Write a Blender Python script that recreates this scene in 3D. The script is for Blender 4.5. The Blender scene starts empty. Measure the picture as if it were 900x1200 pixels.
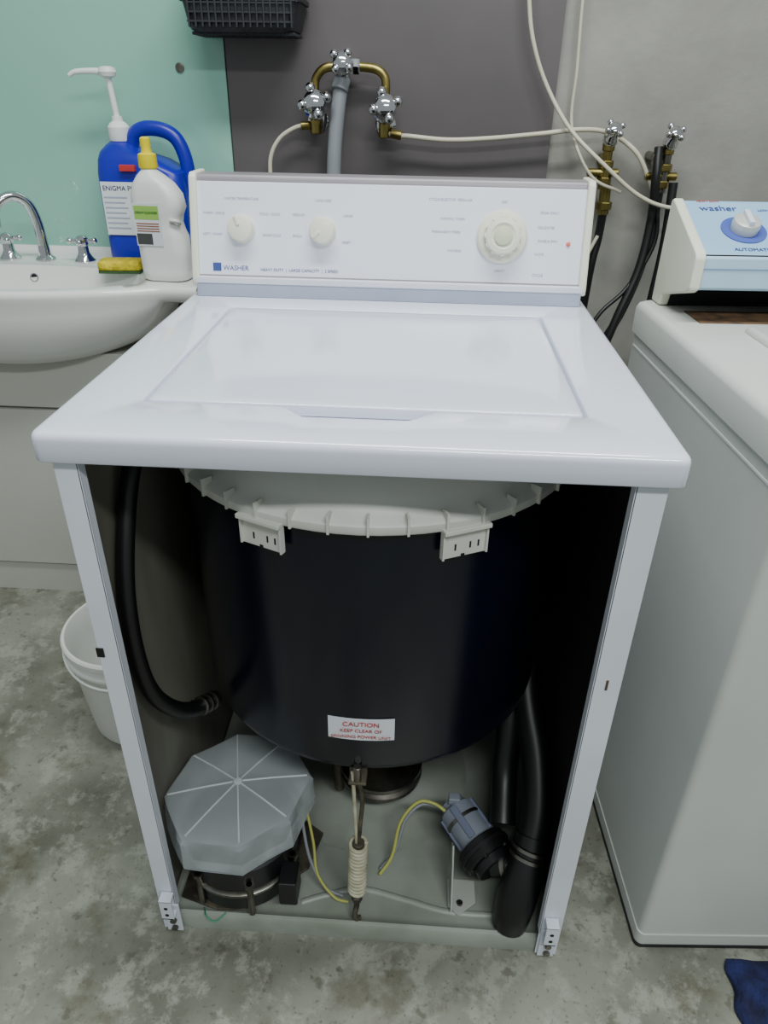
import bpy, bmesh, math, random
from mathutils import Vector, Matrix
random.seed(3)
COL=bpy.context.scene.collection
def lin(c):
    return tuple((x/255/12.92 if x/255<=0.04045 else ((x/255+0.055)/1.055)**2.4) for x in c)+(1,)
def M(name,c,rough=.5,metal=0,c2=None,scale=8,detail=3,lo=.35,hi=.65,bump=0,bscale=60,alpha=1,coat=0,spec=.5,trans=0,stretch=None):
    m=bpy.data.materials.new(name);m.use_nodes=True
    nt=m.node_tree;b=nt.nodes['Principled BSDF'];L=nt.links
    b.inputs['Base Color'].default_value=lin(c);b.inputs['Roughness'].default_value=rough
    b.inputs['Metallic'].default_value=metal;b.inputs['Alpha'].default_value=alpha
    b.inputs['Coat Weight'].default_value=coat;b.inputs['Coat Roughness'].default_value=.08
    b.inputs['Specular IOR Level'].default_value=spec
    b.inputs['Transmission Weight'].default_value=trans
    tc=nt.nodes.new('ShaderNodeTexCoord');mp=nt.nodes.new('ShaderNodeMapping')
    L.new(tc.outputs['Object'],mp.inputs[0])
    if stretch: mp.inputs['Scale'].default_value=stretch
    if c2 is None: c2=tuple(max(0,x*.95) for x in c)
    n=nt.nodes.new('ShaderNodeTexNoise');n.inputs['Scale'].default_value=scale;n.inputs['Detail'].default_value=detail
    L.new(mp.outputs[0],n.inputs['Vector'])
    r=nt.nodes.new('ShaderNodeValToRGB');r.color_ramp.elements[0].position=lo;r.color_ramp.elements[1].position=hi
    r.color_ramp.elements[0].color=lin(c2);r.color_ramp.elements[1].color=lin(c)
    L.new(n.outputs['Fac'],r.inputs[0]);L.new(r.outputs[0],b.inputs['Base Color'])
    if bump:
        n2=nt.nodes.new('ShaderNodeTexNoise');n2.inputs['Scale'].default_value=bscale;n2.inputs['Detail'].default_value=4
        L.new(mp.outputs[0],n2.inputs['Vector'])
        bp=nt.nodes.new('ShaderNodeBump');bp.inputs['Strength'].default_value=bump;bp.inputs['Distance'].default_value=.01
        L.new(n2.outputs['Fac'],bp.inputs['Height']);L.new(bp.outputs[0],b.inputs['Normal'])
    return m
def group(name,loc=(0,0,0),rz=0):
    e=bpy.data.objects.new(name,None);COL.objects.link(e);e.location=loc;e.rotation_euler=(0,0,rz);e.empty_display_size=.1
    return e
def finish(name,me,mat,parent,matrix=None,smooth=True,ang=35,bevel=0,bseg=3):
    if mat:
        for mm in (mat if isinstance(mat,list) else [mat]): me.materials.append(mm)
    if smooth:
        for p in me.polygons: p.use_smooth=True
        try: me.set_sharp_from_angle(angle=math.radians(ang))
        except Exception: pass
    o=bpy.data.objects.new(name,me);COL.objects.link(o)
    if matrix is not None: o.matrix_world=matrix
    if parent: o.parent=parent
    if bevel:
        b=o.modifiers.new('b','BEVEL');b.width=bevel;b.segments=bseg;b.limit_method='ANGLE';b.angle_limit=math.radians(30)
        w=o.modifiers.new('w','WEIGHTED_NORMAL');w.keep_sharp=False
    return o
def mesh(name,V,Fc):
    me=bpy.data.meshes.new(name);me.from_pydata([tuple(v) for v in V],[],Fc)
    bm=bmesh.new();bm.from_mesh(me);bmesh.ops.recalc_face_normals(bm,faces=bm.faces);bm.to_mesh(me);bm.free();return me
def box(name,lo,hi,mat,parent,bevel=0,matrix=None,bseg=2):
    x0,y0,z0=lo;x1,y1,z1=hi
    V=[(x0,y0,z0),(x1,y0,z0),(x1,y1,z0),(x0,y1,z0),(x0,y0,z1),(x1,y0,z1),(x1,y1,z1),(x0,y1,z1)]
    Fc=[(0,3,2,1),(4,5,6,7),(0,1,5,4),(1,2,6,5),(2,3,7,6),(3,0,4,7)]
    return finish(name,mesh(name,V,Fc),mat,parent,matrix,smooth=bool(bevel),bevel=bevel,bseg=bseg,ang=180 if bevel else 30)
def prism(name,out,z0,z1,mat,parent,bevel=0,matrix=None,bseg=2):
    n=len(out);V=[(x,y,z0) for x,y in out]+[(x,y,z1) for x,y in out]
    Fc=[tuple(range(n-1,-1,-1)),tuple(range(n,2*n))]+[(i,(i+1)%n,n+(i+1)%n,n+i) for i in range(n)]
    return finish(name,mesh(name,V,Fc),mat,parent,matrix,smooth=bool(bevel),bevel=bevel,bseg=bseg,ang=180 if bevel else 30)
# prism extruded along X with (y,z) profile
MX=Matrix(((0,0,1,0),(1,0,0,0),(0,1,0,0),(0,0,0,1)))
def loft(name,rings,mat,parent,cap0=True,cap1=True,matrix=None,ang=35,closed=True,bevel=0):
    n=len(rings[0]);V=[p for r in rings for p in r];Fc=[]
    for k in range(len(rings)-1):
        for i in range(n if closed else n-1):
            j=(i+1)%n;Fc.append((k*n+i,k*n+j,(k+1)*n+j,(k+1)*n+i))
    if cap0: Fc.append(tuple(range(n-1,-1,-1)))
    if cap1: Fc.append(tuple((len(rings)-1)*n+i for i in range(n)))
    return finish(name,mesh(name,V,Fc),mat,parent,matrix,ang=ang,bevel=bevel)
def rr(cx,cy,hx,hy,r,z,m=5,e=1):
    r=min(r,hx*.999,hy*.999);P=[]
    cs=[(cx+hx-r,cy+hy-r,0),(cx-hx+r,cy+hy-r,90),(cx-hx+r,cy-hy+r,180),(cx+hx-r,cy-hy+r,270)]
    for q in range(4):
        ax,ay,a0=cs[q]
        for i in range(m+1):
            a=math.radians(a0+90*i/m);P.append((ax+r*math.cos(a),ay+r*math.sin(a),z))
        nx,ny,a1=cs[(q+1)%4];s=P[-1];a=math.radians(a1);t=(nx+r*math.cos(a),ny+r*math.sin(a))
        for i in range(1,e):
            f=i/e;P.append((s[0]+(t[0]-s[0])*f,s[1]+(t[1]-s[1])*f,z))
    return P
def orient(loc,d):
    q=Vector(d).normalized().to_track_quat('Z','Y');return Matrix.Translation(Vector(loc))@q.to_matrix().to_4x4()
def lathe(name,prof,loc,mat,parent,d=(0,0,1),seg=32,ang=35,caps=True):
    rings=[[(r*math.cos(2*math.pi*i/seg),r*math.sin(2*math.pi*i/seg),z) for i in range(seg)] for r,z in prof]
    return loft(name,rings,mat,parent,cap0=caps,cap1=caps,matrix=orient(loc,d),ang=ang)
def cyl(name,a,b,r,mat,parent,r2=None,seg=24,bev=None):
    a=Vector(a);b=Vector(b);l=(b-a).length;r2=r if r2 is None else r2
    bv=min(r,r2,l/2)*.12 if bev is None else bev
    return lathe(name,[(r-bv,0),(r,bv),(r2,l-bv),(r2-bv,l)],a,mat,parent,d=b-a,seg=seg)
def cr(pts,steps):
    P=[Vector(p) for p in pts];out=[]
    P=[2*P[0]-P[1]]+P+[2*P[-1]-P[-2]]
    for i in range(1,len(P)-2):
        for s in range(steps):
            t=s/steps;p0,p1,p2,p3=P[i-1:i+3]
            out.append(.5*((2*p1)+(-p0+p2)*t+(2*p0-5*p1+4*p2-p3)*t*t+(-p0+3*p1-3*p2+p3)*t**3))
    out.append(P[-2]);return out
def tube(name,pts,r,mat,parent,seg=12,steps=8,ridge=0,matrix=None):
    C=cr(pts,steps) if steps>1 else [Vector(p) for p in pts]
    rings=[];T=(C[1]-C[0]).normalized();N=T.orthogonal().normalized()
    for i,c in enumerate(C):
        t=(C[min(i+1,len(C)-1)]-C[max(i-1,0)]).normalized()
        N=(N-t*N.dot(t)).normalized();B=t.cross(N)
        rad=r(i/(len(C)-1)) if callable(r) else r
        if ridge: rad*=1+ridge*(i%2)
        rings.append([tuple(c+rad*(math.cos(2*math.pi*k/seg)*N+math.sin(2*math.pi*k/seg)*B)) for k in range(seg)])
    return loft(name,rings,mat,parent,matrix=matrix,ang=60)
def ball(name,c,r,mat,parent,s=(1,1,1),seg=20):
    me=bpy.data.meshes.new(name);bm=bmesh.new();bmesh.ops.create_uvsphere(bm,u_segments=seg,v_segments=seg//2,radius=r)
    for v in bm.verts: v.co=Vector((v.co.x*s[0],v.co.y*s[1],v.co.z*s[2]))
    bm.to_mesh(me);bm.free();return finish(name,me,mat,parent,Matrix.Translation(Vector(c)),ang=180)
def text(name,s,matrix,size,mat,parent,align='CENTER'):
    cu=bpy.data.curves.new(name,'FONT');cu.body=s;cu.size=size;cu.align_x=align;cu.extrude=.0002
    o=bpy.data.objects.new(name,cu)
    COL.objects.link(o);bpy.context.view_layer.update();dg=bpy.context.evaluated_depsgraph_get()
    me=bpy.data.meshes.new_from_object(o.evaluated_get(dg));bpy.data.objects.remove(o)
    me.materials.clear()
    return finish(name,me,mat,parent,matrix,smooth=False)
def frame(o,x,y):
    x=Vector(x).normalized();y=Vector(y).normalized();z=x.cross(y)
    return Matrix(((x.x,y.x,z.x,o[0]),(x.y,y.y,z.y,o[1]),(x.z,y.z,z.z,o[2]),(0,0,0,1)))

# ---------- materials
white=M('white_enamel',(222,226,240),.12,coat=.6,c2=(217,221,236),scale=2)
whitec=M('white_cabinet_paint',(222,226,237),.32,c2=(210,214,223),scale=5)
cream=M('cream_plastic',(226,226,208),.4,c2=(216,216,198))
creamk=M('knob_plastic',(232,231,212),.35)
panelw=M('console_face',(232,235,245),.2,coat=.3,c2=(226,229,240),scale=3)
strip=M('console_trim_grey',(168,175,194),.35,c2=(158,165,184))
topgrey=M('console_top_reflection',(140,134,140),.35)  # brownish reflection along the console top, painted as body colour
ink=M('print_blue_grey',(165,172,192),.6)
inkd=M('print_navy',(60,78,140),.6)
red=M('print_red',(190,50,50),.6)
tubm=M('tub_navy_enamel',(7,11,28),.24,c2=(5,8,22),scale=4,spec=.45)
ringw=M('tub_cover_plastic',(212,214,206),.45,c2=(200,202,192),scale=6)
inner=M('cabinet_inner_lit',(132,131,120),.6,c2=(92,88,78),scale=5,stretch=(1,1,.3))  # inside sheet, left: lighter tone has the light painted in
innerd=M('cabinet_inner_shaded',(16,16,16),.7)  # same inside sheet, right and back: shade painted in as near-black
basem=M('base_plate_grey',(156,162,152),.42,c2=(132,138,126),scale=9,detail=6)
rubber=M('black_rubber',(14,14,15),.4)
blackp=M('black_plastic',(22,22,24),.4)
cratem=M('dark_grey_crate_plastic',(44,46,50),.5,c2=(34,36,40),scale=30)
chrome=M('chrome',(215,215,218),.1,1)
brass=M('brass',(172,158,92),.35,1,c2=(122,108,62),scale=30)
steel=M('galvanised_steel',(150,148,140),.35,1,c2=(105,100,92),scale=25)
dirty=M('grimy_metal',(104,98,82),.6,.3,c2=(46,42,34),scale=22,detail=6)
springm=M('spring_coating',(196,192,168),.45,c2=(160,154,128),scale=40)
springd=M('spring_inner_dark',(70,66,54),.6)
clear=M('translucent_cover',(196,203,205),.2,alpha=.56,c2=(180,187,190),scale=10)
clearr=M('translucent_rib',(222,228,228),.25,alpha=.8)
yellow=M('wire_yellow',(180,182,96),.5)
greyp=M('grey_plastic',(138,144,156),.45,c2=(118,124,136))
dkgrey=M('dark_void',(12,12,12),.8)
porcelain=M('porcelain',(232,232,228),.12,coat=.4,c2=(228,228,224),scale=2)
vanity=M('vanity_laminate',(190,191,182),.4,c2=(184,185,176),scale=3)
jugm=M('blue_jug_plastic',(28,34,178),.33,c2=(22,26,160),scale=5)
bottlew=M('white_bottle_plastic',(232,234,230),.35)
pumpw=M('pump_plastic',(236,238,236),.35)
yel=M('yellow_cap',(236,216,24),.4)
labw=M('label_white',(222,226,232),.5);labg=M('label_green',(150,196,90),.5);labd=M('label_dark',(70,72,70),.5)
spongem=M('yellow_sponge',(226,205,50),.9,c2=(190,168,30),scale=60,bump=.6,bscale=120)
scour=M('scourer_green',(60,90,50),.95,bump=.5)
bucketm=M('bucket_plastic',(226,228,222),.4)
cable=M('white_cable',(214,208,186),.45)
greyh=M('grey_hose',(138,142,148),.5)
dblue=M('navy_cloth',(30,38,90),.9,c2=(16,20,54),scale=30,bump=.4,bscale=200)
bluef=M('blue_console',(150,190,222),.3,c2=(144,184,216));bluel=M('pale_blue_trim',(176,204,226),.35)
greyw=M('washer_side_grey',(203,206,200),.35,c2=(193,196,190),scale=3)
rust=M('rusty_residue',(120,90,62),.8,c2=(70,55,42),scale=40,detail=8)
# ---------- room
def wallbox(name,lo,hi,mat): return box(name,lo,hi,mat,None)
concrete=M('wall_concrete',(164,162,155),.75,c2=(132,130,124),scale=3.2,detail=10,lo=.32,hi=.68,bump=.18,bscale=30)
darkp=M('wall_panel_brown_grey',(102,96,97),.4,c2=(92,87,88),scale=3,detail=4)
glass=M('splashback_green_glass',(146,200,180),.1,c2=(136,190,171),scale=1.2,coat=.4)
def floormat():
    m=M('floor_concrete',(138,139,127),.34,c2=(98,98,86),scale=4.5,detail=12,lo=.36,hi=.62,bump=.06,bscale=30)
    nt=m.node_tree;L=nt.links;b=nt.nodes['Principled BSDF'];tc=nt.nodes['Texture Coordinate']
    def layer(scale,lo,hi,amt,col,rough=.7,off=(0,0,0)):
        old=b.inputs['Base Color'].links[0].from_socket
        mp=nt.nodes.new('ShaderNodeMapping');mp.inputs['Location'].default_value=off;L.new(tc.outputs['Object'],mp.inputs[0])
        n=nt.nodes.new('ShaderNodeTexNoise');n.inputs['Scale'].default_value=scale;n.inputs['Detail'].default_value=10;n.inputs['Roughness'].default_value=rough
        L.new(mp.outputs[0],n.inputs['Vector'])
        r=nt.nodes.new('ShaderNodeValToRGB');r.color_ramp.elements[0].position=lo;r.color_ramp.elements[1].position=hi
        r.color_ramp.elements[0].color=(0,0,0,1);r.color_ramp.elements[1].color=(amt,amt,amt,1);L.new(n.outputs['Fac'],r.inputs[0])
        mx=nt.nodes.new('ShaderNodeMixRGB');mx.inputs[2].default_value=lin(col);L.new(r.outputs[0],mx.inputs[0]);L.new(old,mx.inputs[1])
        L.new(mx.outputs[0],b.inputs['Base Color'])
    layer(13,.50,.58,.5,(168,170,158),.75)
    layer(5,.54,.62,.6,(88,82,64),.65,(3,2,0))
    layer(26,.60,.66,.6,(80,76,62),.6,(1,7,0))
    layer(120,.60,.70,.6,(78,76,68),.5)
    return m
wallbox('floor',(-3,-3,-.05),(3,1.35,0),floormat())
wallbox('wall_back',(-3,1.25,0),(3,1.35,2.7),concrete)
wp=wallbox('trim_1',(-.410,1.238,.0),(.341,1.25,2.2),darkp)
wg=wallbox('trim_2',(-2.2,1.236,.80),(-.413,1.25,2.2),glass)
lathe('splashback_fixing',[(.008,0),(.01,.001),(.01,.003),(.007,.004)],(-.518,1.236,1.26),steel,wg,d=(0,-1,0))

# ---------- main washer
W=group('washing_machine')
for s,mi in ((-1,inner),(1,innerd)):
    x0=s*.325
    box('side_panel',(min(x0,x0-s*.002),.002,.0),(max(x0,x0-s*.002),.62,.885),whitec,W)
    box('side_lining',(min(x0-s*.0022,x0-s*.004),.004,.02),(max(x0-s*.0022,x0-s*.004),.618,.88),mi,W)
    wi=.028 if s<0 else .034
    box('front_flange',(min(x0,x0-s*wi),0,0.004),(max(x0,x0-s*wi),.0025,.885),whitec,W,bevel=.001)
    box('flange_return',(min(x0-s*wi,x0-s*(wi-.002)),0,.06),(max(x0-s*wi,x0-s*(wi-.002)),.014,.875),whitec,W)
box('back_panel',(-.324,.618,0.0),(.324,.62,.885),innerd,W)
box('rubber_mark',(-.3265,-.0015,.601),(-.317,.0,.615),rubber,W)
box('slot',(.306,-.0008,.59),(.309,.0,.606),rust,W)
# deck
def notch(ring,sgn=1):
    out=[]
    for x,y,z in ring:
        if y<.0955:
            k=max(0,min(1,(.084-abs(x+.004))/.024));y-=.028*k
        out.append((x,y,z))
    return out
E=40
R=[]
for z,o in [(.878,-.012),(.878,-.0015),(.8795,0),(.9035,0),(.9075,-.001),(.9103,-.003),(.9120,-.006),(.9125,-.0095)]:
    R.append(rr(0,.3144,.3395+o,.3261+o,.012+o*.5,z,6,E))
oc=(0,.2945,.2525,.2085)
for z,o in [(.9125,.0035),(.9117,.0012),(.910,0),(.898,0)]:
    R.append(notch(rr(oc[0],oc[1],oc[2]+o,oc[3]+o,.006+o,z,6,E)))
deck=loft('deck_top',R,white,W,cap0=False,cap1=True,ang=50)
# lid (slightly domed)
R=[]
for z,o in [(.899,-.0048),(.9104,-.0048),(.9120,-.006),(.9127,-.0088),(.9130,-.02),(.9144,-.05),(.9156,-.09),(.9164,-.13),(.9168,-.17),(.9169,-.20)]:
    R.append(rr(oc[0],oc[1],oc[2]+o,oc[3]+o,.006 if o>-.03 else -o*.9,z,6,E))
loft('lid',R,white,W,ang=50)
# console
def xprism(name,prof,x0,x1,mat,parent,bevel=0): return prism(name,prof,x0,x1,mat,parent,bevel,matrix=MX)
xprism('console_body',[(.566,.9125),(.5685,.9435),(.5765,.947),(.6125,1.0905),(.619,1.0985),(.664,1.0985),(.668,.9125)],-.3225,.3225,topgrey,W,.0015)
xprism('console_lower_trim',[(.5645,.9128),(.566,.9345),(.575,.9355),(.575,.9128)],-.324,.324,strip,W,.001)
xprism('console_ledge',[(.565,.9345),(.5665,.9445),(.578,.9455),(.578,.9345)],-.326,.326,whitec,W,.001)
xprism('console_face_plate',[(.5745,.9465),(.6105,1.0885),(.6135,1.0885),(.5785,.9465)],-.3205,.3205,panelw,W,.0008)
for s in (-1,1):
    a,b=sorted((s*.319,s*.3315))
    xprism('console_end_cap',[(.566,.930),(.566,.944),(.605,1.096),(.612,1.102),(.668,1.102),(.668,.930)],a,b,cream,W,.003)
def fm(x,z,off=0):
    y=.5745+(z-.9465)*.2535
    m=frame((x,y,z),(1,0,0),(0,.2457,.9693));return m@Matrix.Translation((0,0,off))
nrm=Vector((0,-.9693,.2457))
def fp(x,z): return Vector((x,.5745+(z-.9465)*.2535,z))
for x in (-.245,-.109):
    p=fp(x,1.018)
    lathe('knob_skirt',[(.0225,0),(.0225,.002),(.021,.004)],p,creamk,W,d=nrm)
    lathe('knob',[(.0205,0),(.021,.012),(.0195,.016),(.016,.0175)],p+nrm*.004,creamk,W,d=nrm)
    m=fm(x,1.018,.0215);a=.35 if x<-.2 else 2.2
    box('knob_pointer',(-.003,.004,-.002),(.003,.020,.002),creamk,W,.0012,m@Matrix.Rotation(a,4,'Z'))
p=fp(.187,1.016)
lathe('timer_dial',[(.041,0),(.0415,.004),(.038,.008),(.033,.009)],p,creamk,W,d=nrm,seg=48)
lathe('timer_knob',[(.028,.008),(.029,.02),(.027,.026),(.02,.0275),(.017,.0255)],p,creamk,W,d=nrm,seg=40)
lathe('timer_cap',[(.0145,.025),(.0145,.0285),(.012,.0295)],p,M('dial_cap',(205,210,180),.4),W,d=nrm)
for k in range(12):
    a=k*math.pi/6;m=fm(.187,1.016,.0)@Matrix.Rotation(a,4,'Z')
    box('grip',(-.0035,.026,.009),(.0035,.0305,.024),creamk,W,.001,m)
def lab(s,x,z,size=.0055,mt=ink,al='CENTER'): text('print',s,fm(x,z,.0003),size,mt,W,al)
for i,(s,x,z) in enumerate([('WATER TEMPERATURE',-.245,1.062),('WARM / COLD',-.292,1.04),('COLD / COLD',-.198,1.04),('HOT / WARM',-.295,1.008),('RINSE COLD',-.195,1.008),
  ('LOAD SIZE',-.109,1.062),('MEDIUM',-.15,1.04),('LARGE',-.068,1.04),('SMALL',-.152,1.008),('RESET',-.07,1.0),
  ('CYCLE SELECTOR  REGULAR',.10,1.068),('NORMAL WASH',.105,1.04),('PERMANENT PRESS',.095,1.02),('WOVENS',.11,.992),('SOAK ONLY',.262,1.052),('DELICATES',.258,1.03),('KNITS',.25,.99),('RINSE & SPIN',.262,1.01),('OFF',.187,1.066),('HEAVY',.187,.963)]):
    lab(s,x,z)
lab('WASHER',-.279,.9545,.011,inkd,'LEFT');lab('HEAVY DUTY  |  LARGE CAPACITY  |  2 SPEED',-.215,.9545,.0065,inkd,'LEFT')
lab('CYCLE',.25,.958,.006,ink)
box('badge',(-.296,-.0015,0),(-.282,.0115,.001),inkd,W,0,fm(0,.9545,.0))
lathe('indicator_light',[(.0035,0),(.0035,.002),(.001,.003)],fp(.296,1.008),M('indicator_red',(225,110,100),.3),W,d=nrm)
# tub
TC=(0,.325);TR=.28
def ring(r,z,seg=72): return [(TC[0]+r*math.cos(2*math.pi*i/seg),TC[1]+r*math.sin(2*math.pi*i/seg),z) for i in range(seg)]
loft('outer_tub',[ring(.20,.358),ring(TR-.02,.359),ring(TR-.008,.362),ring(TR-.002,.368),ring(TR,.378),ring(TR,.79)],tubm,W)
loft('tub_cover',[ring(.284,.778),ring(.293,.778),ring(.295,.781),ring(.295,.790),ring(.292,.793),ring(.284,.796),ring(.270,.812),ring(.255,.845),ring(.235,.868),ring(.20,.873)],ringw,W,cap0=False)
for i in range(40):
    a=2*math.pi*i/40+.04
    m=Matrix.Translation((TC[0],TC[1],0))@Matrix.Rotation(a,4,'Z')
    box('cover_rib',(.283,-.0014,.779),(.2985,.0014,.803),ringw,W,0,m)
for cx in (-.118,.124):
    a=math.atan2(-math.sqrt(.29**2-cx**2),cx)
    m=Matrix.Translation((TC[0],TC[1],0))@Matrix.Rotation(a,4,'Z')
    box('cover_clip',(.287,-.030,.738),(.2925,.030,.79),ringw,W,.001,m)
    box('cover_clip_ledge',(.284,-.031,.776),(.302,.031,.782),ringw,W,.001,m)
    for k in (-.029,.029): box('clip_rib',(.290,k-.0012,.739),(.2965,k+.0012,.78),ringw,W,0,m)
    for k in (-.012,.008,.019): box('clip_slot',(.2922,k-.0012,.748),(.2928,k+.0012,.757),dkgrey,W,0,m)
    box('clip_notch',(.2865,-.004,.7375),(.2930,.001,.742),tubm,W,0,m)
# curved label on tub
V=[];Fc=[];n=14;zc=.449
for i in range(n+1):
    a=-math.pi/2+(-.047+.094*i/n)/TR
    for z in (zc-.021,zc+.021): V.append((TC[0]+(TR+.0006)*math.cos(a),TC[1]+(TR+.0006)*math.sin(a),z))
for i in range(n): Fc.append((2*i,2*i+2,2*i+3,2*i+1))
finish('caution_label',mesh('l',V,Fc),labw,W,Matrix.Translation((.002,0,0)))
for s,z,sz in (('CAUTION',.456,.0115),('KEEP CLEAR OF',.4445,.0085),('SPINNING POWER UNIT',.433,.0078)):
    text('caution_print',s,frame((.002,TC[1]-TR-.0018,z),(1,0,0),(0,0,1)),sz,red,W)
# transmission under tub
lathe('drive_pulley',[(.05,0),(.078,.004),(.078,.012),(.07,.016),(.07,.022),(.078,.026),(.078,.034),(.03,.038)],(.02,.27,.10),steel,W,seg=40)
cyl('drive_housing',(.01,.30,.13),(.01,.30,.36),.055,dirty,W)
lathe('suspension_dome',[(.19,.0),(.17,.002),(.14,.008),(.11,.018),(.08,.025),(.05,.028)],(.0,.33,.030),basem,W,seg=64,ang=80)
for a in (2.2,4.1):
    c=Vector((.0,.33,.05));e=Vector((.24*math.cos(a),.33+.22*math.sin(a),.362));tube('tub_brace',[c+Vector((.1*math.cos(a),.1*math.sin(a),.02)),(c+e)/2,e],.009,dirty,W)
# base pan
R=[]
for z,o in [(.0,-.001),(.028,-.001),(.034,-.004),(.036,-.010),(.031,-.016),(.028,-.024)]:
    R.append(rr(0,.31,.321+o,.306+o,.012,z,4,4))
loft('base_pan',R,basem,W,cap0=True)
tube('base_emboss',[(-.10,.045,.024),(-.06,.06,.024),(.0,.075,.024),(.08,.06,.024),(.15,.045,.024),(.25,.045,.024)],.007,basem,W)
# centering spring
box('spring_bracket',(-.016,.052,.335),(.010,.068,.386),dirty,W,.002)
box('spring_bracket_foot',(-.016,.034,.345),(.010,.056,.350),dirty,W,.001)
cyl('spring_bolt',(-.003,.040,.349),(-.003,.040,.379),.006,steel,W)
sp=[];A=Vector((-.002,.038,.208));B=Vector((-.004,.032,.094));turns=14;N=turns*14
for i in range(N+1):
    t=i/N;a=t*turns*2*math.pi;c=A.lerp(B,t);sp.append(c+Vector((math.cos(a)*.0125,math.sin(a)*.0125,0)))
tube('spring_coil',sp,.0031,springm,W,seg=8,steps=1)
cyl('spring_core',A,B,.009,springd,W)
tube('spring_rod',[(-.004,.040,.365),(.004,.040,.31),(.001,.039,.25),(-.002,.038,.20)],.0035,dirty,W)
tube('spring_rod_second',[(-.010,.040,.365),(-.008,.040,.31),(-.006,.039,.25),(-.004,.038,.2)],.003,springm,W)
tube('spring_hook',[(-.004,.032,.1),(-.004,.03,.075),(-.004,.026,.06),(-.006,.018,.05),(-.004,.016,.04),(.002,.02,.036)],.0045,dirty,W)
lathe('spring_nut',[(.008,0),(.009,.003),(.009,.012),(.006,.014)],(-.004,.031,.066),dirty,W,seg=6)
# motor + clear cover
mc=Vector((-.205,.106,0))
prism('motor_plate',[(-.30,.03),(-.235,.012),(-.19,.014),(-.095,.095),(-.078,.165),(-.16,.22),(-.30,.21)],.042,.047,dirty,W,.001)
lathe('motor_body',[(.08,.047),(.092,.055),(.092,.085),(.086,.09),(.086,.10),(.093,.104),(.093,.15),(.088,.155),(.088,.165),(.06,.18)],(mc.x,mc.y-.005,0),blackp,W,seg=48)
lathe('motor_rim',[(.0935,.090),(.097,.092),(.097,.097),(.0935,.099)],(mc.x,mc.y-.005,0),steel,W,seg=48)
for a in (-2.2,-1.25,-.35):
    X,Y=mc.x+.096*math.cos(a),mc.y-.005+.096*math.sin(a)
    cyl('motor_foot',(X,Y,.046),(X,Y,.125),.0055,steel,W);lathe('motor_foot_nut',[(.009,0),(.009,.007)],(X,Y,.118),steel,W,seg=6)
box('motor_terminal',(-.13,.012,.07),(-.10,.055,.125),blackp,W,.003)
rot=math.radians(14)
def octo(r,z,fl=0):
    P=[]
    for k in range(8):
        a0=rot+k*math.pi/4;a1=a0+math.pi/4
        p=Vector((math.cos(a0),math.sin(a0)))*r;q=Vector((math.cos(a1),math.sin(a1)))*r
        for i in range(6):
            t=i/6;v=p.lerp(q,t);
            if fl and i in(2,3,4): v*=(1-fl)
            s=1+.06*math.sin(2*math.atan2(v.y,v.x));v*=s
            P.append((max(mc.x+v.x,-.3185),mc.y+v.y,z))
    return P
loft('clear_cover',[octo(.119,.172,.0),octo(.121,.178,0),octo(.119,.212,.045),octo(.119,.229,.03),octo(.115,.236),octo(.109,.239),octo(.055,.245),octo(.006,.2475)],clear,W,cap0=False,ang=25)
loft('clear_cover_step',[octo(.100,.150),octo(.102,.172),octo(.120,.1725)],clear,W,cap0=False,cap1=False,ang=25)
for k in range(8):
    a=rot+k*math.pi/4;rr_=.109*(1+.06*math.sin(2*a))
    tube('cover_rib_radial',[(mc.x+.008*math.cos(a),mc.y+.008*math.sin(a),.2485),(mc.x+.055*math.cos(a),mc.y+.055*math.sin(a),.2457),(max(mc.x+rr_*math.cos(a),-.317),mc.y+rr_*math.sin(a),.2395)],.0015,clearr,W,seg=6,steps=1)
lathe('cover_hub',[(.007,.246),(.007,.249),(.003,.250)],(mc.x,mc.y,0),clearr,W)
# wires
tube('wire_left',[(-.10,.13,.16),(-.085,.10,.11),(-.075,.07,.07),(-.045,.05,.04),(-.02,.045,.036)],.0025,yellow,W)
tube('wire_left_grey',[(-.11,.13,.15),(-.09,.085,.09),(-.06,.06,.05),(-.03,.055,.036)],.0028,greyh,W)
tube('wire_pump',[(.03,.10,.034),(.05,.12,.06),(.062,.15,.11),(.09,.17,.14),(.12,.17,.14),(.15,.155,.13)],.003,yellow,W)
tube('wire_pump_grey',[(.03,.11,.034),(.055,.13,.06),(.07,.155,.11),(.10,.175,.13),(.14,.175,.12)],.0028,greyh,W)
# pump
P0=Vector((.158,.175,.125));P1=Vector((.222,.085,.105));d=(P1-P0).normalized()
cyl('pump_motor',P0,P0.lerp(P1,.66),.031,greyp,W)
cyl('pump_motor_end',P0-d*.012,P0,.022,greyp,W);cyl('pump_motor_cap',P0-d*.016,P0-d*.010,.012,labw,W)
cyl('pump_lamination',P0+d*.024,P0+d*.030,.0335,steel,W)
om=orient(P0+d*.035,d)
for a in (.6,2.1,3.6,5.1):
    box('pump_motor_rib',(.028,-.006,-.03),(.035,.006,.03),M('terminal_blue',(108,116,138),.5),W,.001,om@Matrix.Rotation(a,4,'Z'))
box('pump_terminal',(-.010,-.008,-.008),(.010,.008,.006),greyp,W,.002,Matrix.Translation(P0+Vector((-.004,-.005,.032))))
cyl('pump_volute',P0.lerp(P1,.64),P0.lerp(P1,.92),.044,rubber,W)
cyl('pump_volute_rim',P0.lerp(P1,.74),P0.lerp(P1,.80),.047,blackp,W)
cyl('pump_face',P0.lerp(P1,.92),P1+d*.006,.034,blackp,W)
for k in range(6):
    a=k*math.pi/3;om2=orient(P0.lerp(P1,.92),d);c_=om2@Vector((.04*math.cos(a),.04*math.sin(a),.0));cyl('pump_screw',c_-d*.02,c_+d*.003,.004,blackp,W,seg=8)
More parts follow.
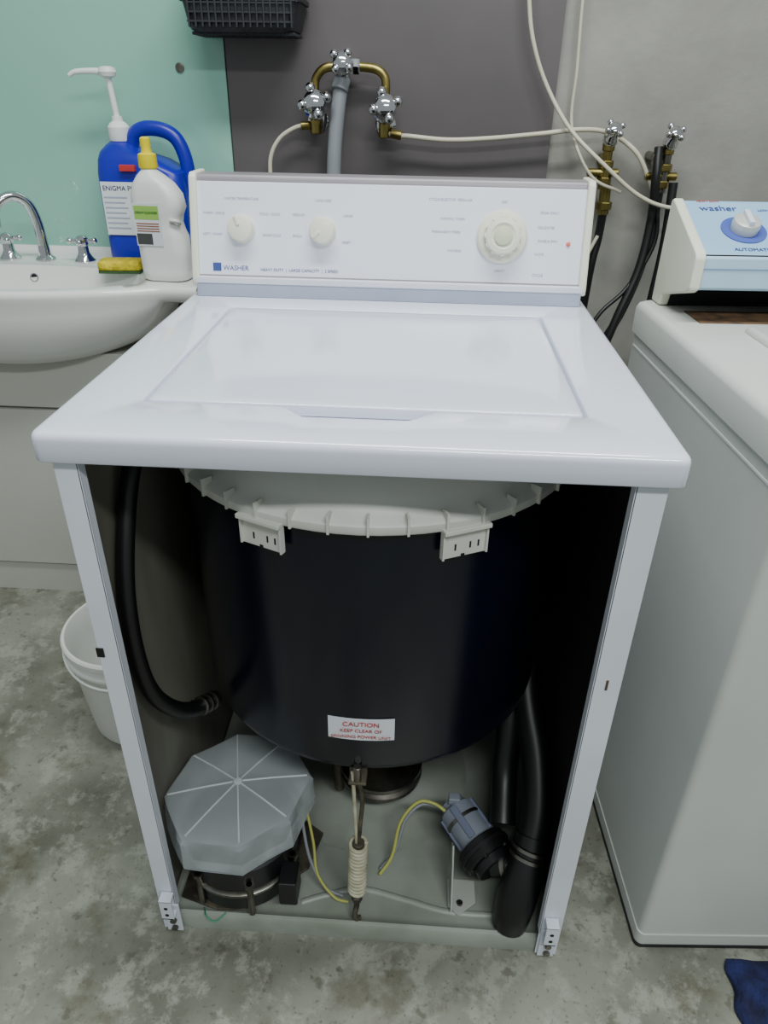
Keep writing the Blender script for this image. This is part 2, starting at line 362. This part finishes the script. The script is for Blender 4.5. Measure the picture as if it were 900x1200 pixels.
cyl('pump_outlet',P1+Vector((-.005,0,.0)),P1+Vector((.045,-.01,.02)),.021,rubber,W)
lathe('outlet_clamp',[(.0215,0),(.0225,.001),(.0225,.008),(.0215,.009)],P1+Vector((.012,-.003,.007)),steel,W,d=(.05,-.01,.02))
pb=M('pump_bracket_grey',(172,176,168),.45)
xprism('pump_bracket',[(.04,.036),(.10,.036),(.125,.10),(.10,.125),(.08,.10)],.152,.1545,pb,W)
prism('pump_bracket_foot',[(.148,.052),(.165,.036),(.195,.06),(.195,.10),(.148,.10)],.031,.0345,pb,W,.001)
cyl('bracket_screw',(.168,.056,.034),(.168,.056,.039),.005,steel,W)
tube('drain_hose_main',[(.262,.46,.50),(.270,.36,.41),(.272,.27,.32),(.287,.19,.255),(.288,.125,.20),(.277,.085,.16)],.027,rubber,W,seg=20)
tube('sump_boot',[(.280,.095,.175),(.273,.072,.145),(.262,.05,.11),(.253,.034,.07),(.249,.03,.036)],lambda t:.0285+.004*math.sin(t*3.14),rubber,W,seg=20)
tube('drain_hose_inner',[(.235,.44,.50),(.238,.34,.38),(.245,.25,.28),(.24,.20,.2),(.235,.13,.15)],.022,rubber,W,seg=16)
hd=Vector((-.011,-.022,-.035)).normalized()
for k in (0,.013): lathe('hose_clamp',[(.0300,0),(.0325,.001),(.0325,.0065),(.0300,.0075)],Vector((.2775,.083,.163))+hd*k,steel,W,d=hd)
# hose on left
tube('inlet_hose',[(-.285,.20,.86),(-.30,.135,.80),(-.305,.09,.72),(-.306,.062,.64),(-.304,.055,.55),(-.292,.055,.485),(-.272,.075,.437),(-.255,.11,.405),(-.238,.150,.388)],.0120,rubber,W,seg=14)
h1=Vector((-.252,.116,.402));hdd=Vector((.017,.040,-.017)).normalized()
for k in (0,.012,.024): lathe('clip_ring',[(.0128,0),(.0152,.001),(.0152,.006),(.0128,.007)],h1+hdd*k,steel,W,d=hdd)
box('clip_screw',(-.006,-.004,.012),(.006,.004,.020),steel,W,.001,orient(h1+hdd*.008,hdd)@Matrix.Rotation(2.2,4,'Y'))
# feet brackets
for s in (-1,1):
    m=Matrix.Translation((s*.306,0,0))
    box('clip_plate',(-.012,-.004,.004),(.014,0,.075),whitec,W,.001,m)
    box('clip_hook',(-.010,-.018,.058),(.010,-.001,.062),whitec,W,.001,m)
    box('clip_front',(-.010,-.018,.058),(.010,-.0155,.106),whitec,W,.001,m)
    box('clip_top',(-.010,-.018,.103),(.010,-.001,.107),whitec,W,.001,m)
    for z in (.071,.088): cyl('hole',(s*.306,-.0185,z),(s*.306,-.018,z),.0032,dkgrey,W)
    for z in (.016,.036): cyl('bolt',(s*.306+.002,-.0095,z),(s*.306+.002,-.003,z),.0055,steel,W,seg=6)
tube('ground_wire',[(-.26,.02,.034),(-.25,.0,.045),(-.235,-.004,.038),(-.22,.01,.04)],.0012,M('wire_green',(60,150,110),.5),W)

# ---------- second washer
Q=group('washing_machine',(.462,.027,0),math.radians(3.2))
loft('cabinet',[rr(.335,.288,.335+o,.288+o,.012,z,5,2) for z,o in [(.015,-.004),(.02,0),(.866,0),(.87,-.004)]],greyw,Q)
loft('kick_strip',[rr(.335,.288,.337,.290,.012,z,5,2) for z in (.0,.032)],greyw,Q)
loft('top_deck',[rr(.335,.288,.337+o,.291+o,.014,z,6,6) for z,o in [(.868,-.002),(.868,.002),(.908,.002),(.916,-.001),(.92,-.008)]],greyw,Q,ang=50)
loft('rubber_base',[rr(.335,.288,.339,.292,.012,z,5,2) for z in (-.0,.006)],rubber,Q)
box('side_seam',(-.0012,.01,.845),(.0,.56,.848),M('seam_light',(226,228,224),.4),Q)
loft('lid',[rr(.35,.21,.25+o,.19+o,.02,z,6,2) for z,o in [(.9205,.0),(.926,-.001),(.929,-.006)]],greyw,Q,ang=50)
box('grime_strip',(.05,.43,.9195),(.64,.50,.9212),rust,Q)
prof=[(.57,1.078),(.562,1.082),(.43,1.024),(.425,1.016),(.425,.972),(.435,.965),(.53,.94),(.535,.921),(.572,.921)]
xprism('console_end',prof,.020,.036,cream,Q,.003);xprism('console_end_right',prof,.632,.650,cream,Q,.003)
prof2=[(.566,1.074),(.560,1.0775),(.43,1.0205),(.43,.975),(.53,.945),(.535,.921),(.566,.921)]
xprism('console_body',prof2,.036,.632,blackp,Q,0)
xprism('console_face',[(.5605,1.0785),(.4325,1.0225),(.4325,1.019),(.5605,1.075)],.036,.632,bluef,Q,.0005)
xprism('console_lip',[(.4325,1.0225),(.4275,1.016),(.4275,.974),(.434,.969),(.434,1.02)],.036,.632,bluel,Q,.001)
xprism('console_lip_groove',[(.4268,1.000),(.4268,1.002),(.43,1.002),(.43,1.0)],.036,.632,M('groove_blue',(120,150,180),.5),Q)
fx=Vector((1,0,0));fy=Vector((0,.128,.056)).normalized()
def q2(x,t,off=.0008):
    m=frame((x,.4325+.128*t,1.0225+.056*t),fx,fy);return m@Matrix.Translation((0,0,off))
m=q2(.108,.43);
lathe('dial_print',[(.034,0),(.034,.0006)],(0,0,0),M('dial_blue',(70,90,170),.5),Q,seg=40).matrix_local=m
lathe('dial',[(.02,.0),(.021,.01),(.0195,.016),(.015,.018)],(0,0,0),M('dial_silver',(205,205,200),.35,.2),Q).matrix_local=m
box('dial_grip',(-.004,-.017,.016),(.004,.017,.024),whitec,Q,.001,m)
text('print','washer',q2(.055,.80),.020,inkd,Q,'LEFT');text('print','HEAVY DUTY',q2(.055,.97),.006,red,Q,'LEFT');
text('print','LOW   MED   HIGH',q2(.145,.80),.007,inkd,Q,'LEFT');text('print','AUTOMATIC',q2(.08,.05),.010,inkd,Q,'LEFT');text('print','Temperature',q2(.24,.5),.010,inkd,Q,'LEFT')

# ---------- sink + vanity
S=group('bathroom_sink')
cx=-.875
def wf(x,hw=.37): 
    t=(x-cx)/hw;return math.sqrt(max(0,1-t*t))
def sinkcol(x):
    w=wf(x);wb=wf(x,.30);yf=.872-.085*w*w;P=[]
    P+=[(1.2355,.80),(1.2355,.862),(1.228,.864),(1.22,.858),(1.212,.851)]
    yb=.96+.10*wb;yi=yf+.03+ (1-wb)*.02
    for i in range(15):
        s=i/14;y=yb+(yi-yb)*s;P.append((y,.85-.13*wb**.8*(math.sin(math.pi*s)**.55)))
    P+=[(yf+.012,.8505),(yf+.004,.849),(yf,.844),(yf-.001,.836),(yf+.003,.825)]
    for i in range(1,9):
        a=i/8*math.pi/2;P.append((yf+.003+.10*(1-math.cos(a)),.825-(.02+.14*w)*math.sin(a)))
    P.append((1.0,.805-.14*w));return P
nx=60;xs=[-1.33+.905*i/nx for i in range(nx+1)]
rings=[[(x,y,z) for y,z in sinkcol(x)] for x in xs]
loft('basin',rings,porcelain,S,cap0=True,cap1=True,closed=False,ang=50)
lathe('overflow_hole',[(.008,0),(.008,.001)],(-.872,1.0525,.822),dkgrey,S,d=(0,-1,.25))
lathe('overflow_trim',[(.008,.0),(.0105,.001),(.0105,.002),(.008,.0025)],(-.872,1.0525,.822),chrome,S,d=(0,-1,.25),caps=False)
Fa=group('basin_faucet')
b=Vector((-.868,1.118,.85))
lathe('spout_base',[(.024,0),(.024,.004),(.015,.012),(.013,.03),(.012,.04)],b,chrome,Fa)
tube('spout',[b+Vector((0,0,.03)),b+Vector((-.002,-.002,.09)),b+Vector((-.012,-.012,.132)),b+Vector((-.035,-.035,.148)),b+Vector((-.06,-.06,.13)),b+Vector((-.068,-.068,.095))],lambda t:.0125-.002*t,chrome,Fa,seg=16)
cyl('aerator',b+Vector((-.067,-.067,.105)),b+Vector((-.069,-.069,.085)),.0125,chrome,Fa)
def crosshandle(loc,d,sc,mat,parent,stem=.03,rotz=.5,fat=1):
    m=orient(loc,d)
    def mk(n,prof): 
        return lathe(n,[(r*sc,z*sc) for r,z in prof],loc,mat,parent,d=d)
    mk('escutcheon',[(.024,0),(.025,.004),(.017*fat,.014),(.013*fat,.022),(.012*fat,.040)])
    mk('hub',[(.013*fat,.038),(.015*fat,.044),(.015*fat,.054),(.010*fat,.060),(.004,.062)])
    for k in range(4):
        a=rotz+k*math.pi/2
        p0=m@Vector((.008*sc*math.cos(a),.008*sc*math.sin(a),.049*sc));p1=m@Vector((.028*sc*math.cos(a),.028*sc*math.sin(a),.049*sc))
        cyl('arm',p0,p1,.0045*sc*fat,mat,parent,r2=.006*sc*fat);ball('arm_end',p1,.0075*sc*fat,mat,parent)
crosshandle((-.955,1.115,.85),(0,0,1),1.0,chrome,Fa)
crosshandle((-.765,1.108,.85),(0,0,1),1.0,chrome,Fa,rotz=.2)
Vn=group('vanity_cabinet')
box('carcass',(-1.34,.915,.09),(-.43,1.234,.69),vanity,Vn)
box('top_rail',(-1.34,.90,.552),(-.43,.915,.69),vanity,Vn,.0015)
box('door',(-1.338,.897,.096),(-.432,.915,.545),vanity,Vn,.0015)
box('plinth',(-1.33,.905,0),(-.44,1.23,.09),vanity,Vn)

# ---------- jug with pump
J=group('detergent_jug')
jx,jy,jz=-.598,1.15,.851
def jr(z,x0,x1,hy,r=.03): return rr((x0+x1)/2,0,(x1-x0)/2,hy,r,z,6,2)
rings=[jr(0,-.092,.088,.058),jr(.004,-.098,.094,.063),jr(.02,-.1,.098,.065),jr(.06,-.1,.099,.065),jr(.064,-.098,.097,.063),jr(.07,-.1,.099,.065),jr(.17,-.101,.1,.065),jr(.20,-.1,.096,.064),jr(.225,-.098,.05,.058),jr(.241,-.094,.0,.048),jr(.255,-.082,-.02,.034),jr(.262,-.072,-.03,.022,.022)]
loft('jug_body',rings,jugm,J,matrix=Matrix.Translation((jx,jy,jz)),ang=50)
tube('jug_handle',[(jx-.03,jy,jz+.235),(jx-.018,jy,jz+.272),(jx+.01,jy,jz+.288),(jx+.055,jy,jz+.284),(jx+.084,jy,jz+.262),(jx+.099,jy,jz+.21),(jx+.092,jy,jz+.15)],lambda t:.016,jugm,J,seg=14)
lathe('jug_neck',[(.022,.25),(.022,.275)],(jx-.051,jy,jz),jugm,J)
lathe('pump_collar',[(.023,.262),(.024,.266),(.024,.29),(.018,.298),(.012,.302),(.011,.312)],(jx-.051,jy,jz),pumpw,J)
cyl('pump_stem',(jx-.051,jy,jz+.31),(jx-.058,jy,jz+.39),.0065,pumpw,J)
lathe('pump_head',[(.008,0),(.017,.004),(.02,.012),(.017,.020),(.008,.023)],(jx-.058,jy,jz+.385),pumpw,J)
tube('pump_nozzle',[(jx-.058,jy,jz+.396),(jx-.09,jy-.005,jz+.398),(jx-.125,jy-.01,jz+.396),(jx-.140,jy-.012,jz+.389)],lambda t:.0075-.003*t,pumpw,J)
box('jug_label',(jx-.088,jy-.0665,jz+.068),(jx+.06,jy-.0655,jz+.182),labw,J)
text('label_title','ENIGMA PLUS',frame((jx-.084,jy-.067,jz+.164),(1,0,0),(0,0,1)),.0145,M('label_ink',(30,40,90),.5),J,'LEFT')
for k in range(7): box('label_line',(jx-.084,jy-.0672,jz+.148-k*.011),(jx-.03-.006*(k%2),jy-.0665,jz+.151-k*.011),ink,J)
box('red_tag',(jx-.035,jy-.075,jz+.205),(jx+.0,jy-.064,jz+.218),red,J,.001)
# ---------- white bottle
Bt=group('cleaner_bottle')
bm4=Matrix.Translation((-.508,.955,.851))@Matrix.Rotation(-.08,4,'Z')
def br(z,x0,x1,hy,r=.025): return rr((x0+x1)/2,0,(x1-x0)/2,hy,r,z,6,2)
rings=[br(0,-.046,.046,.028),br(.004,-.051,.051,.032),br(.02,-.053,.053,.033),br(.09,-.054,.053,.034),br(.105,-.054,.047,.033),br(.12,-.055,.044,.032),br(.135,-.056,.047,.033),br(.15,-.057,.054,.034),br(.175,-.056,.050,.033),br(.195,-.050,.036,.031),br(.21,-.040,.018,.027),br(.22,-.030,.003,.018,.016),br(.228,-.027,-.001,.0135,.0125)]
loft('bottle_body',rings,bottlew,Bt,matrix=bm4,ang=60)
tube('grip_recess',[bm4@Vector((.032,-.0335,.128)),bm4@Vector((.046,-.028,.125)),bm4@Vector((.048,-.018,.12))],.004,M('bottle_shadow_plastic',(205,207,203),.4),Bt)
bp=bm4@Vector((-.014,0,0))
lathe('cap',[(.0185,.224),(.0195,.227),(.0185,.25),(.011,.253),(.0095,.262),(.0105,.268),(.0105,.279),(.006,.282)],bp,yel,Bt)
box('bottle_label',(-.046,-.0352,.075),(.012,-.0342,.16),labw,Bt,0,bm4)
box('label_panel',(-.044,-.0356,.128),(.010,-.0348,.155),labg,Bt,0,bm4)
box('label_photo',(-.044,-.0356,.078),(-.010,-.0348,.10),labd,Bt,0,bm4)
text('label_title','CREAM CLEANSER',bm4@frame((-.017,-.0362,.140),(1,0,0),(0,0,1)),.006,M('label_green_ink',(30,110,60),.5),Bt)
lr=M('label_red',(150,90,60),.5)
for k in range(4): box('label_line',(-.042,-.0358,.104+k*.005),(.008,-.035,.106+k*.005),lr,Bt,0,bm4)
# ---------- sponge
Sp=group('sponge')
m=Matrix.Translation((-.638,1.015,.851))@Matrix.Rotation(.12,4,'Z')
loft('foam',[rr(0,0,.048+o,.028+o,.008,z,4,3) for z,o in [(.006,-.002),(.009,0),(.022,0),(.026,-.003)]],spongem,Sp,matrix=m,ang=60)
loft('scourer',[rr(0,0,.048+o,.028+o,.008,z,4,3) for z,o in [(.0,0),(.006,0)]],scour,Sp,matrix=m)
# ---------- bucket
Bk=group('bucket')
bc=(-.522,.48,.001)
lathe('pail',[(.098,0),(.106,.002),(.110,.01),(.127,.20),(.129,.205),(.135,.206),(.135,.212),(.130,.214),(.131,.232),(.136,.234),(.137,.246),(.134,.250),(.129,.250),(.127,.244),(.122,.20),(.105,.012)],bc,bucketm,Bk,seg=56)
tube('handle',[(-.522+.137*math.cos(a),.48+.137*math.sin(a)*.98,.225-.035*math.sin(b_)) for a,b_ in [(math.pi*(1.05+.9*k/10),math.pi*k/10) for k in range(11)]],.0028,bucketm,Bk)

# ---------- wall plumbing
T=group('wall_faucet')
yw=1.238;yp=1.195
for x,z in ((-.202,1.188),(-.0446,1.182)):
    cyl('valve_body',(x,yw,z-.03),(x,yp-.01,z-.03),.012,brass,T)
    cyl('valve_barrel',(x,yp,z-.055),(x,yp,z+.02),.013,brass,T)
    crosshandle((x,yp-.005,z-.005),(0.1,-1,.35),1.0,chrome,T,rotz=.3,fat=1.5)
    lathe('wall_flange',[(.024,0),(.024,.003),(.016,.008)],(x,yw,z-.03),chrome,T,d=(0,-1,0))
tube('brass_bridge',[(-.202,yp,1.19),(-.202,yp,1.225),(-.198,yp,1.245),(-.18,yp,1.262),(-.15,yp,1.266),(-.10,yp,1.266),(-.065,yp,1.262),(-.046,yp,1.248),(-.0425,yp,1.225),(-.0446,yp,1.19)],.0095,brass,T,seg=14)
lathe('tee_nut',[(.015,0),(.017,.003),(.017,.022),(.015,.025)],(-.125,yp,1.266),chrome,T,d=(1,0,0),seg=6)
lathe('tee_nut_left',[(.013,0),(.015,.003),(.015,.016),(.013,.019)],(-.160,yp,1.266),chrome,T,d=(1,0,0),seg=6)
cyl('tee_body',(-.139,yp,1.238),(-.139,yp,1.285),.0165,chrome,T)
crosshandle((-.139,yp-.004,1.262),(0.05,-1,.4),.75,chrome,T,rotz=.9,fat=1.6)
cyl('hose_tail',(-.139,yp,1.245),(-.146,yp-.01,1.22),.0185,greyh,T)
tube('grey_outlet_hose',[(-.141,yp,1.24),(-.15,yp-.01,1.18),(-.158,yp-.02,1.10),(-.162,yp-.03,1.0),(-.16,yp-.1,.9),(-.15,yp-.25,.8)],.0165,greyh,T,seg=14)
H1=group('water_supply_hose')
tube('line_right',[(-.0446,yp,1.14),(-.02,yp-.005,1.133),(.01,yp,1.132),(.10,yp,1.126),(.20,yp,1.131),(.31,yp,1.142),(.40,yp,1.152),(.47,yp+.02,1.145),(.53,yp,1.11),(.57,yp,1.055),(.60,yp,1.0)],.0052,cable,H1)
cyl('line_nut',(-.03,yp-.003,1.137),(-.005,yp-.003,1.133),.010,brass,H1)
tube('line_left',[(-.202,yp,1.145),(-.225,yp,1.150),(-.255,yp,1.143),(-.29,yp,1.12),(-.312,yp,1.08),(-.315,yp,1.02)],.0048,cable,H1)
cyl('line_nut_left',(-.215,yp,1.150),(-.236,yp,1.149),.009,brass,H1)
def valve(name,x,z,dark):
    g=group(name)
    cyl('body',(x,yp,z-.10),(x,yp,z),.011,brass if not dark else steel,g)
    cyl('bonnet',(x,yp,z-.02),(x,yp,z+.01),.014,brass,g)
    cyl('wall_stub',(x,1.249,z-.04),(x,yp,z-.04),.012,brass,g)
    crosshandle((x,yp-.003,z+.0),(0.1,-.6,.8),.7,chrome,g,rotz=.4,fat=1.4)
    for k in (-.09,-.055): lathe('nut',[(.015,0),(.017,.002),(.017,.014),(.015,.016)],(x,yp,z+k),brass,g,seg=6)
    cyl('side_outlet',(x-.04,yp,z-.065),(x+.03,yp,z-.065),.009,brass,g)
    return g
g=valve('water_valve',.468,1.13,False)
cyl('lower_body',(.475,yp,1.04),(.478,yp,.975),.013,brass,g)
lathe('lower_nut',[(.016,0),(.018,.002),(.018,.016),(.016,.018)],(.478,yp,.985),brass,g,seg=6)
tube('tail',[(.478,yp,.98),(.476,yp,.92),(.466,yp-.01,.84),(.46,yp-.02,.6),(.46,yp-.02,.3)],.010,rubber,g)
tube('tail_thin',[(.47,yp-.02,.93),(.44,yp-.02,.86),(.40,yp-.03,.82),(.36,yp-.04,.80)],.004,cable,g)
g=valve('water_valve',.602,1.125,True)
tube('tail',[(.60,yp,1.04),(.60,yp,.96),(.585,yp-.02,.86),(.55,yp-.05,.76),(.50,yp-.08,.66),(.46,yp-.1,.5)],.010,rubber,g)
tube('hose',[(.578,yp-.01,1.12),(.578,yp-.03,1.06),(.585,yp-.03,.97),(.572,yp-.05,.86),(.53,yp-.08,.74),(.50,yp-.1,.62),(.48,yp-.12,.4)],.010,rubber,g)
tube('hose_second',[(.62,yp-.03,1.05),(.62,yp-.05,.92),(.61,yp-.07,.8),(.59,yp-.1,.6)],.010,rubber,g)
tube('hose_thin',[(.59,yp-.03,1.02),(.60,yp-.04,.92),(.55,yp-.06,.82),(.49,yp-.08,.76),(.45,yp-.1,.68)],.005,rubber,g)
cyl('pipe_clip',(.575,1.249,1.10),(.575,yp-.02,1.10),.009,steel,g)
Cb=group('power_cable')
tube('cable_loop',[(.245,1.2,1.50),(.257,1.2,1.391),(.275,1.2,1.316),(.3125,1.2,1.238),(.371,1.17,1.1545),(.449,1.13,1.087),(.538,1.13,1.025),(.6226,1.14,.9995),(.74,1.17,1.003),(.858,1.2,1.005),(1.1,1.22,1.02)],.0045,cable,Cb)
tube('cable_drop',[(.372,1.225,1.50),(.3726,1.225,1.3925),(.379,1.225,1.27),(.3844,1.225,1.155),(.434,1.18,1.06),(.50,1.14,1.03)],.0035,cable,Cb)
# ---------- black crate
K=group('plastic_crate')
def kr(z,o): return rr(-.34,1.165,.115+o,.066+o*.5,.022,z,5,2)
loft('crate_body',[kr(1.322,-.014),kr(1.326,-.006),kr(1.334,-.002),kr(1.375,.006),kr(1.375,.012),kr(1.383,.012),kr(1.383,.006),kr(1.44,.012)],cratem,K,cap1=False)
for k in range(16):
    x=-.447+k*.0142
    box('crate_rib',(x,1.092,1.329),(x+.004,1.100,1.43),cratem,K,.001)
    box('crate_floor_rib',(x,1.115,1.317),(x+.004,1.220,1.323),cratem,K,.001)
for k in range(5): box('crate_band',(-.449,1.093,1.338+k*.016),(-.229,1.098,1.341+k*.016),cratem,K)
for k in range(5): box('crate_cross_rib',(-.446,1.116+k*.024,1.317),(-.234,1.121+k*.024,1.323),cratem,K)
box('wall_hook',(-.40,1.225,1.39),(-.28,1.237,1.41),steel,K)

# ---------- cloth
Cl=group('cloth')
n=70;V=[];Fc=[]
from mathutils import noise
for i in range(n+1):
    for j in range(n+1):
        u=i/n-.5;v=j/n-.5
        x=.742+u*.29;y=-.088+v*.20
        p=Vector((x*20+y*6,y*14,2.0));f=max(0,1-(2*abs(u))**6)*max(0,1-(2*abs(v))**6)
        z=.004+f*(.008+.05*abs(noise.noise(p))+.02*abs(noise.noise(p*2.3)))
        V.append((x+.02*noise.noise(Vector((y*22,1,0))),y+.012*noise.noise(Vector((x*22,4,0))),z))
for i in range(n):
    for j in range(n):
        a=i*(n+1)+j;Fc.append((a,a+n+1,a+n+2,a+1))
o=finish('fabric',mesh('f',V,Fc),dblue,Cl,ang=180);o.modifiers.new('s','SOLIDIFY').thickness=.003

# ---------- lights, world, camera
def area(name,loc,sx,sy,e,col=(1,1,1),rot=(0,0,0)):
    l=bpy.data.lights.new(name,'AREA');l.shape='RECTANGLE';l.size=sx;l.size_y=sy;l.energy=e;l.color=col
    o=bpy.data.objects.new(name,l);COL.objects.link(o);o.location=loc;o.rotation_euler=rot;return o
area('ceiling_light',(.1,.15,2.65),1.5,.25,44,(.95,1,.98))
area('ceiling_light',(.7,-1.5,2.65),1.5,.25,54,(.95,1,.99))
w=bpy.data.worlds.new('world');bpy.context.scene.world=w;w.use_nodes=True
w.node_tree.nodes['Background'].inputs[0].default_value=(.78,.86,.88,1);w.node_tree.nodes['Background'].inputs[1].default_value=.44
cd=bpy.data.cameras.new('camera');cam=bpy.data.objects.new('camera',cd);COL.objects.link(cam)
pit,yaw,rol=.5299,-.0514,.0174
f=Vector((math.sin(yaw)*math.cos(pit),math.cos(yaw)*math.cos(pit),-math.sin(pit)));r0=Vector((math.cos(yaw),-math.sin(yaw),0));u0=r0.cross(f)
c,s=math.cos(rol),math.sin(rol);r=c*r0+s*u0;u=-s*r0+c*u0
cam.matrix_world=Matrix(((r.x,u.x,-f.x,.0655),(r.y,u.y,-f.y,-.6671),(r.z,u.z,-f.z,1.2210),(0,0,0,1)))
cd.sensor_fit='VERTICAL';cd.sensor_height=24;cd.lens=842.4/1200*24;cd.clip_start=.02
bpy.context.scene.camera=cam
